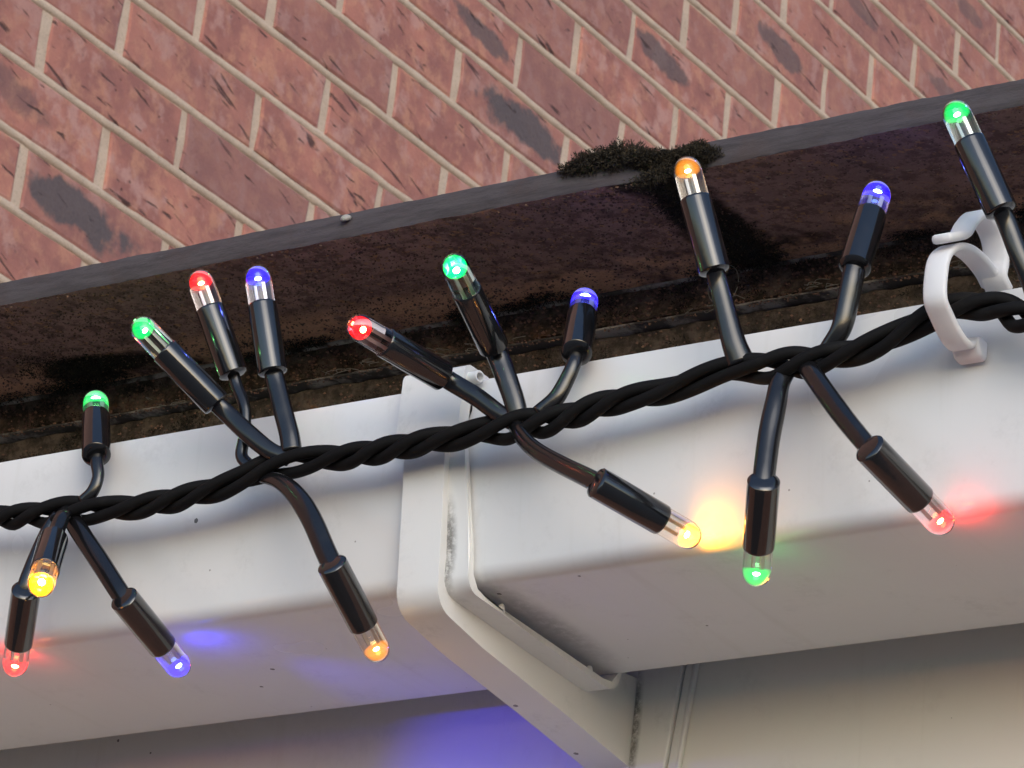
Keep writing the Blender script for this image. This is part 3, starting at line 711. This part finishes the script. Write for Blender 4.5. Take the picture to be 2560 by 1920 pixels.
# tiny shell stuck on the tile edge
V, F = lathe([(0, 0), (.1, 1.3), (.7, 1.75), (1.3, 1.5), (1.8, .8), (1.95, 0)], Vector((0, 0, 0)), Vector((0, -.55, .8)), 14)
sh = mesh_obj('snail_shell', V, F, M['shell']); sh.location = mm(-68, 4.6, 96.6)
tag(sh, 'tiny pale snail shell stuck on the front edge of the tile', 'shell')

# ---------------------------------------------------------------- cable clip
clip = empty('cable_clip', mm(151, -8, 14))
tag(clip, 'translucent white plastic cable clip hooked over the gutter lip', 'clip')
def strap(pts, w0, w1, th, name, dx=0):
    path = catmull([mm(p[0] + dx, p[1], p[2]) for p in pts], 7); V = []; F = []; k = 12; n = len(path)
    for i, p in enumerate(path):
        t = (path[min(i + 1, n - 1)] - path[max(i - 1, 0)]).normalized(); X = Vector((1, 0, 0)); N = t.cross(X).normalized()
        w = (w0 + (w1 - w0) * i / (n - 1)) * .0005; h = th * .0005; e = h * .8
        end = 1.0 if 0 < i < n - 1 else .82
        for (a, b) in ((w, -h + e), (w, h - e), (w - e * .3, h - e * .3), (w - e, h), (-w + e, h), (-w + e * .3, h - e * .3), (-w, h - e), (-w, -h + e), (-w + e * .3, -h + e * .3), (-w + e, -h), (w - e, -h), (w - e * .3, -h + e * .3)):
            V.append(p + X * a * end + N * b * end)
    for i in range(n - 1):
        for j in range(k): F.append((i * k + j, i * k + (j + 1) % k, (i + 1) * k + (j + 1) % k, (i + 1) * k + j))
    F.append(tuple(range(k))[::-1]); F.append(tuple((n - 1) * k + j for j in range(k)))
    o = attach(mesh_obj(name, V, F, M['nylon']), clip); return o
strap(CLIP_A, 6.8, 6.4, 2.0, 'cable_strap')
strap(CLIP_B, 7.6, 6.0, 2.5, 'lip_hook', 1.6)
bm = bmesh.new(); pf = [(-9.6, 16.6), (-9.9, 13.8), (-8.0, 11.6), (-4.4, 11.2), (-4.3, 17.0), (-7.5, 17.4)]
extrude_profile(bm, pf, 147.4, 155.4, 1)
o = attach(bm_obj('foot', bm, M['nylon']), clip); md = o.modifiers.new('bevel', 'BEVEL'); md.width = .0016; md.segments = 4; smooth_angle(o, 60)

# ---------------------------------------------------------------- string light
sl = empty('string_light', mm(0, -16.5, 8))
tag(sl, 'twisted black cable of coloured fairy lights strung along the white gutter', 'string light')
CL = [-139.5, -62, 17, 101, 176]
lft = [(-214 - 70 * i, -16.5, 11 + 3.5 * math.sin(i * 1.1)) for i in range(9, 0, -1)]; rgt = [(203 + 70 * i, -16.5, 13 + 4 * math.sin(i * 1.3)) for i in range(1, 10)]
path = catmull([mm(*p) for p in lft + CABLE + rgt], 14)
acc = [0.0]
for a, b in zip(path, path[1:]): acc.append(acc[-1] + (b - a).length)
fr = frames(path)
for k in range(3):
    pts = []
    for p, s_, (t_, n_, b_) in zip(path, acc, fr):
        xm = (p.x - ORG.x) * 1000
        loose = sum(math.exp(-((xm - c_) / 11.0) ** 2) for c_ in CL)
        ph = 2 * math.pi * (s_ / .047) + k * 2 * math.pi / 3 + .8 * math.sin(s_ * 37) + .45 * math.sin(s_ * 91 + 1.3)
        rr = (2.0 + 1.1 * loose + .30 * (1 + math.sin(s_ * 63 + k * 2.1)) * .5 + .12 * math.sin(s_ * 210 + k * 2)) * .001
        pts.append(p - n_ * (math.cos(ph) * rr) + b_ * (math.sin(ph) * rr * (1 - .25 * min(1, loose))))
    V, F = tube(pts, .00178, 12); attach(mesh_obj('cable_strand', V, F, M['cable']), sl)

VIEW = Vector((.539, -.741, -.400))
POWER = {'green': .0022, 'red': .0025, 'blue': .0022, 'amber': .003}
BEAM = {10: .007, 11: .0025, 12: .014, 14: .006, 15: .006, 16: .005}
LABELS = ['short green bulb low at far left, tilted away', 'green bulb leaning left beside the red and blue pair', 'red bulb between the leaning green and the upright blue', 'upright blue bulb beside the red one', 'red bulb leaning left in front of the bracket', 'bright green bulb leaning left above the bracket', 'small blue bulb tilted away right of the bracket', 'tall amber bulb in front of the moss cushion', 'blue bulb on the grey lit holder left of the clip', 'green bulb high at far right', 'red bulb pointing down right against the gutter', 'green bulb hanging straight down', 'amber bulb shining onto the gutter face', 'amber bulb hanging left of the bracket', 'blue bulb pointing down under the gutter at left', 'bright amber bulb facing the viewer at far left', 'red bulb half hidden at the lower left corner']
for i, (colr, h0, tip, lead, lw) in enumerate(LAMPS):
    P0 = mm(*h0); T = mm(*tip); ax = (T - P0).normalized(); LL = (T - P0).length * 1000; hb = LL - 12.2
    V, F = lathe([(0, 0), (0, 2.7), (.25, 3.85), (.7, 4.28), (1.6, 4.32), (hb * .55, 4.30), (hb - .7, 4.26), (hb - .15, 4.2), (hb, 4.05), (hb, 3.95), (hb - 2.5, 3.94), (hb - 2.5, 0)], P0, ax, 32)
    h = attach(mesh_obj('lamp_holder', V, F, M['holder']), sl); smooth_angle(h, 40); h['label'] = LABELS[i]
    bpy.context.view_layer.update()
    prof = [(hb - 2.3, 0), (hb - 2.3, 3.86), (LL - 4.3, 3.86)] + [(LL - 4.3 + 4.3 * math.sin(rad(a)), 3.86 * math.cos(rad(a))) for a in (12, 24, 36, 48, 60, 70, 80)] + [(LL, 0)]
    V, F = lathe(prof, P0, ax, 32); o = mesh_obj('bulb', V, F, M['lens_' + colr]); smooth_angle(o, 50); attach(o, h)
    cc = LL - 4.6
    V, F = lathe([(cc - 2.0, 0)] + [(cc + .6 - 2.6 * math.cos(rad(a)), 2.3 * math.sin(rad(a))) for a in (20, 45, 70, 95, 120, 145)] + [(cc + 3.3, 0)], P0, ax, 20); attach(mesh_obj('glow_core', V, F, M['core_%d' % i]), h)
    V, F = lathe([(cc - .6, 0)] + [(cc - .6 * math.cos(rad(a)), .62 * math.sin(rad(a))) for a in (30, 60, 90, 120, 150)] + [(cc + .6, 0)], P0, ax, 14); attach(mesh_obj('led_chip', V, F, M['chip_%d' % i]), h)
    bm = bmesh.new(); sd = ax.orthogonal().normalized(); up = ax.cross(sd)
    for off, ln in ((.85, cc - 1.2), (-.85, cc - 2.2)):
        vs = [bm.verts.new(P0 + ax * (d * .001) + sd * ((off + a * .32) * .001) + up * (b * .2 * .001)) for d in (hb - 2.0, ln) for a, b in ((-1, -1), (1, -1), (1, 1), (-1, 1))]
        for q in ((0, 1, 2, 3), (7, 6, 5, 4), (0, 4, 5, 1), (1, 5, 6, 2), (2, 6, 7, 3), (3, 7, 4, 0)): bm.faces.new([vs[j] for j in q])
    attach(bm_obj('lead_frame', bm, M['metal']), h)
    lp = catmull([mm(*p) for p in lead], 6); n = len(lp)
    rs = []
    for j in range(n):
        f = j / (n - 1); a, b, c_ = lw
        rs.append(.00095 * (a + (b - a) * f * 2 if f < .5 else b + (c_ - b) * (f - .5) * 2))
    V, F = tube(lp, rs, 16, .62, VIEW); attach(mesh_obj('lead', V, F, M['lead']), h)
    spill = {10: (1.5, 4.0), 11: (1.0, 3.5), 12: (.2, 3.0), 14: (.8, 4.4), 16: (1.0, 4.0)}.get(i)       # light leaving the side of the dome toward the gutter
    beams = [(T + ax * .0008 if spill is None else T + ax * (spill[0] * .001) + Vector((-.0024 if i == 12 else 0, .0024 if i == 12 else 0, spill[1] * .001)), ax if spill is None else (ax + Vector((.2, -.2, .7))).normalized(), BEAM.get(i, POWER[colr]), 170, .9)]
    if i == 14: beams.append((T + ax * .0012, (mm(-58, 98, -54) - T).normalized(), .12, 66, 1.0))
    for loc, aim, pw, ang, bl_ in beams:
        ld = bpy.data.lights.new('led_light', 'SPOT'); ld.energy = pw; ld.color = LED_COL[colr]; ld.spot_size = rad(ang); ld.spot_blend = bl_; ld.shadow_soft_size = .0012
        lo = bpy.data.objects.new('led_light', ld); COL.objects.link(lo)
        lo.location = loc; lo.rotation_euler = (-aim).to_track_quat('Z', 'Y').to_euler(); attach(lo, h)
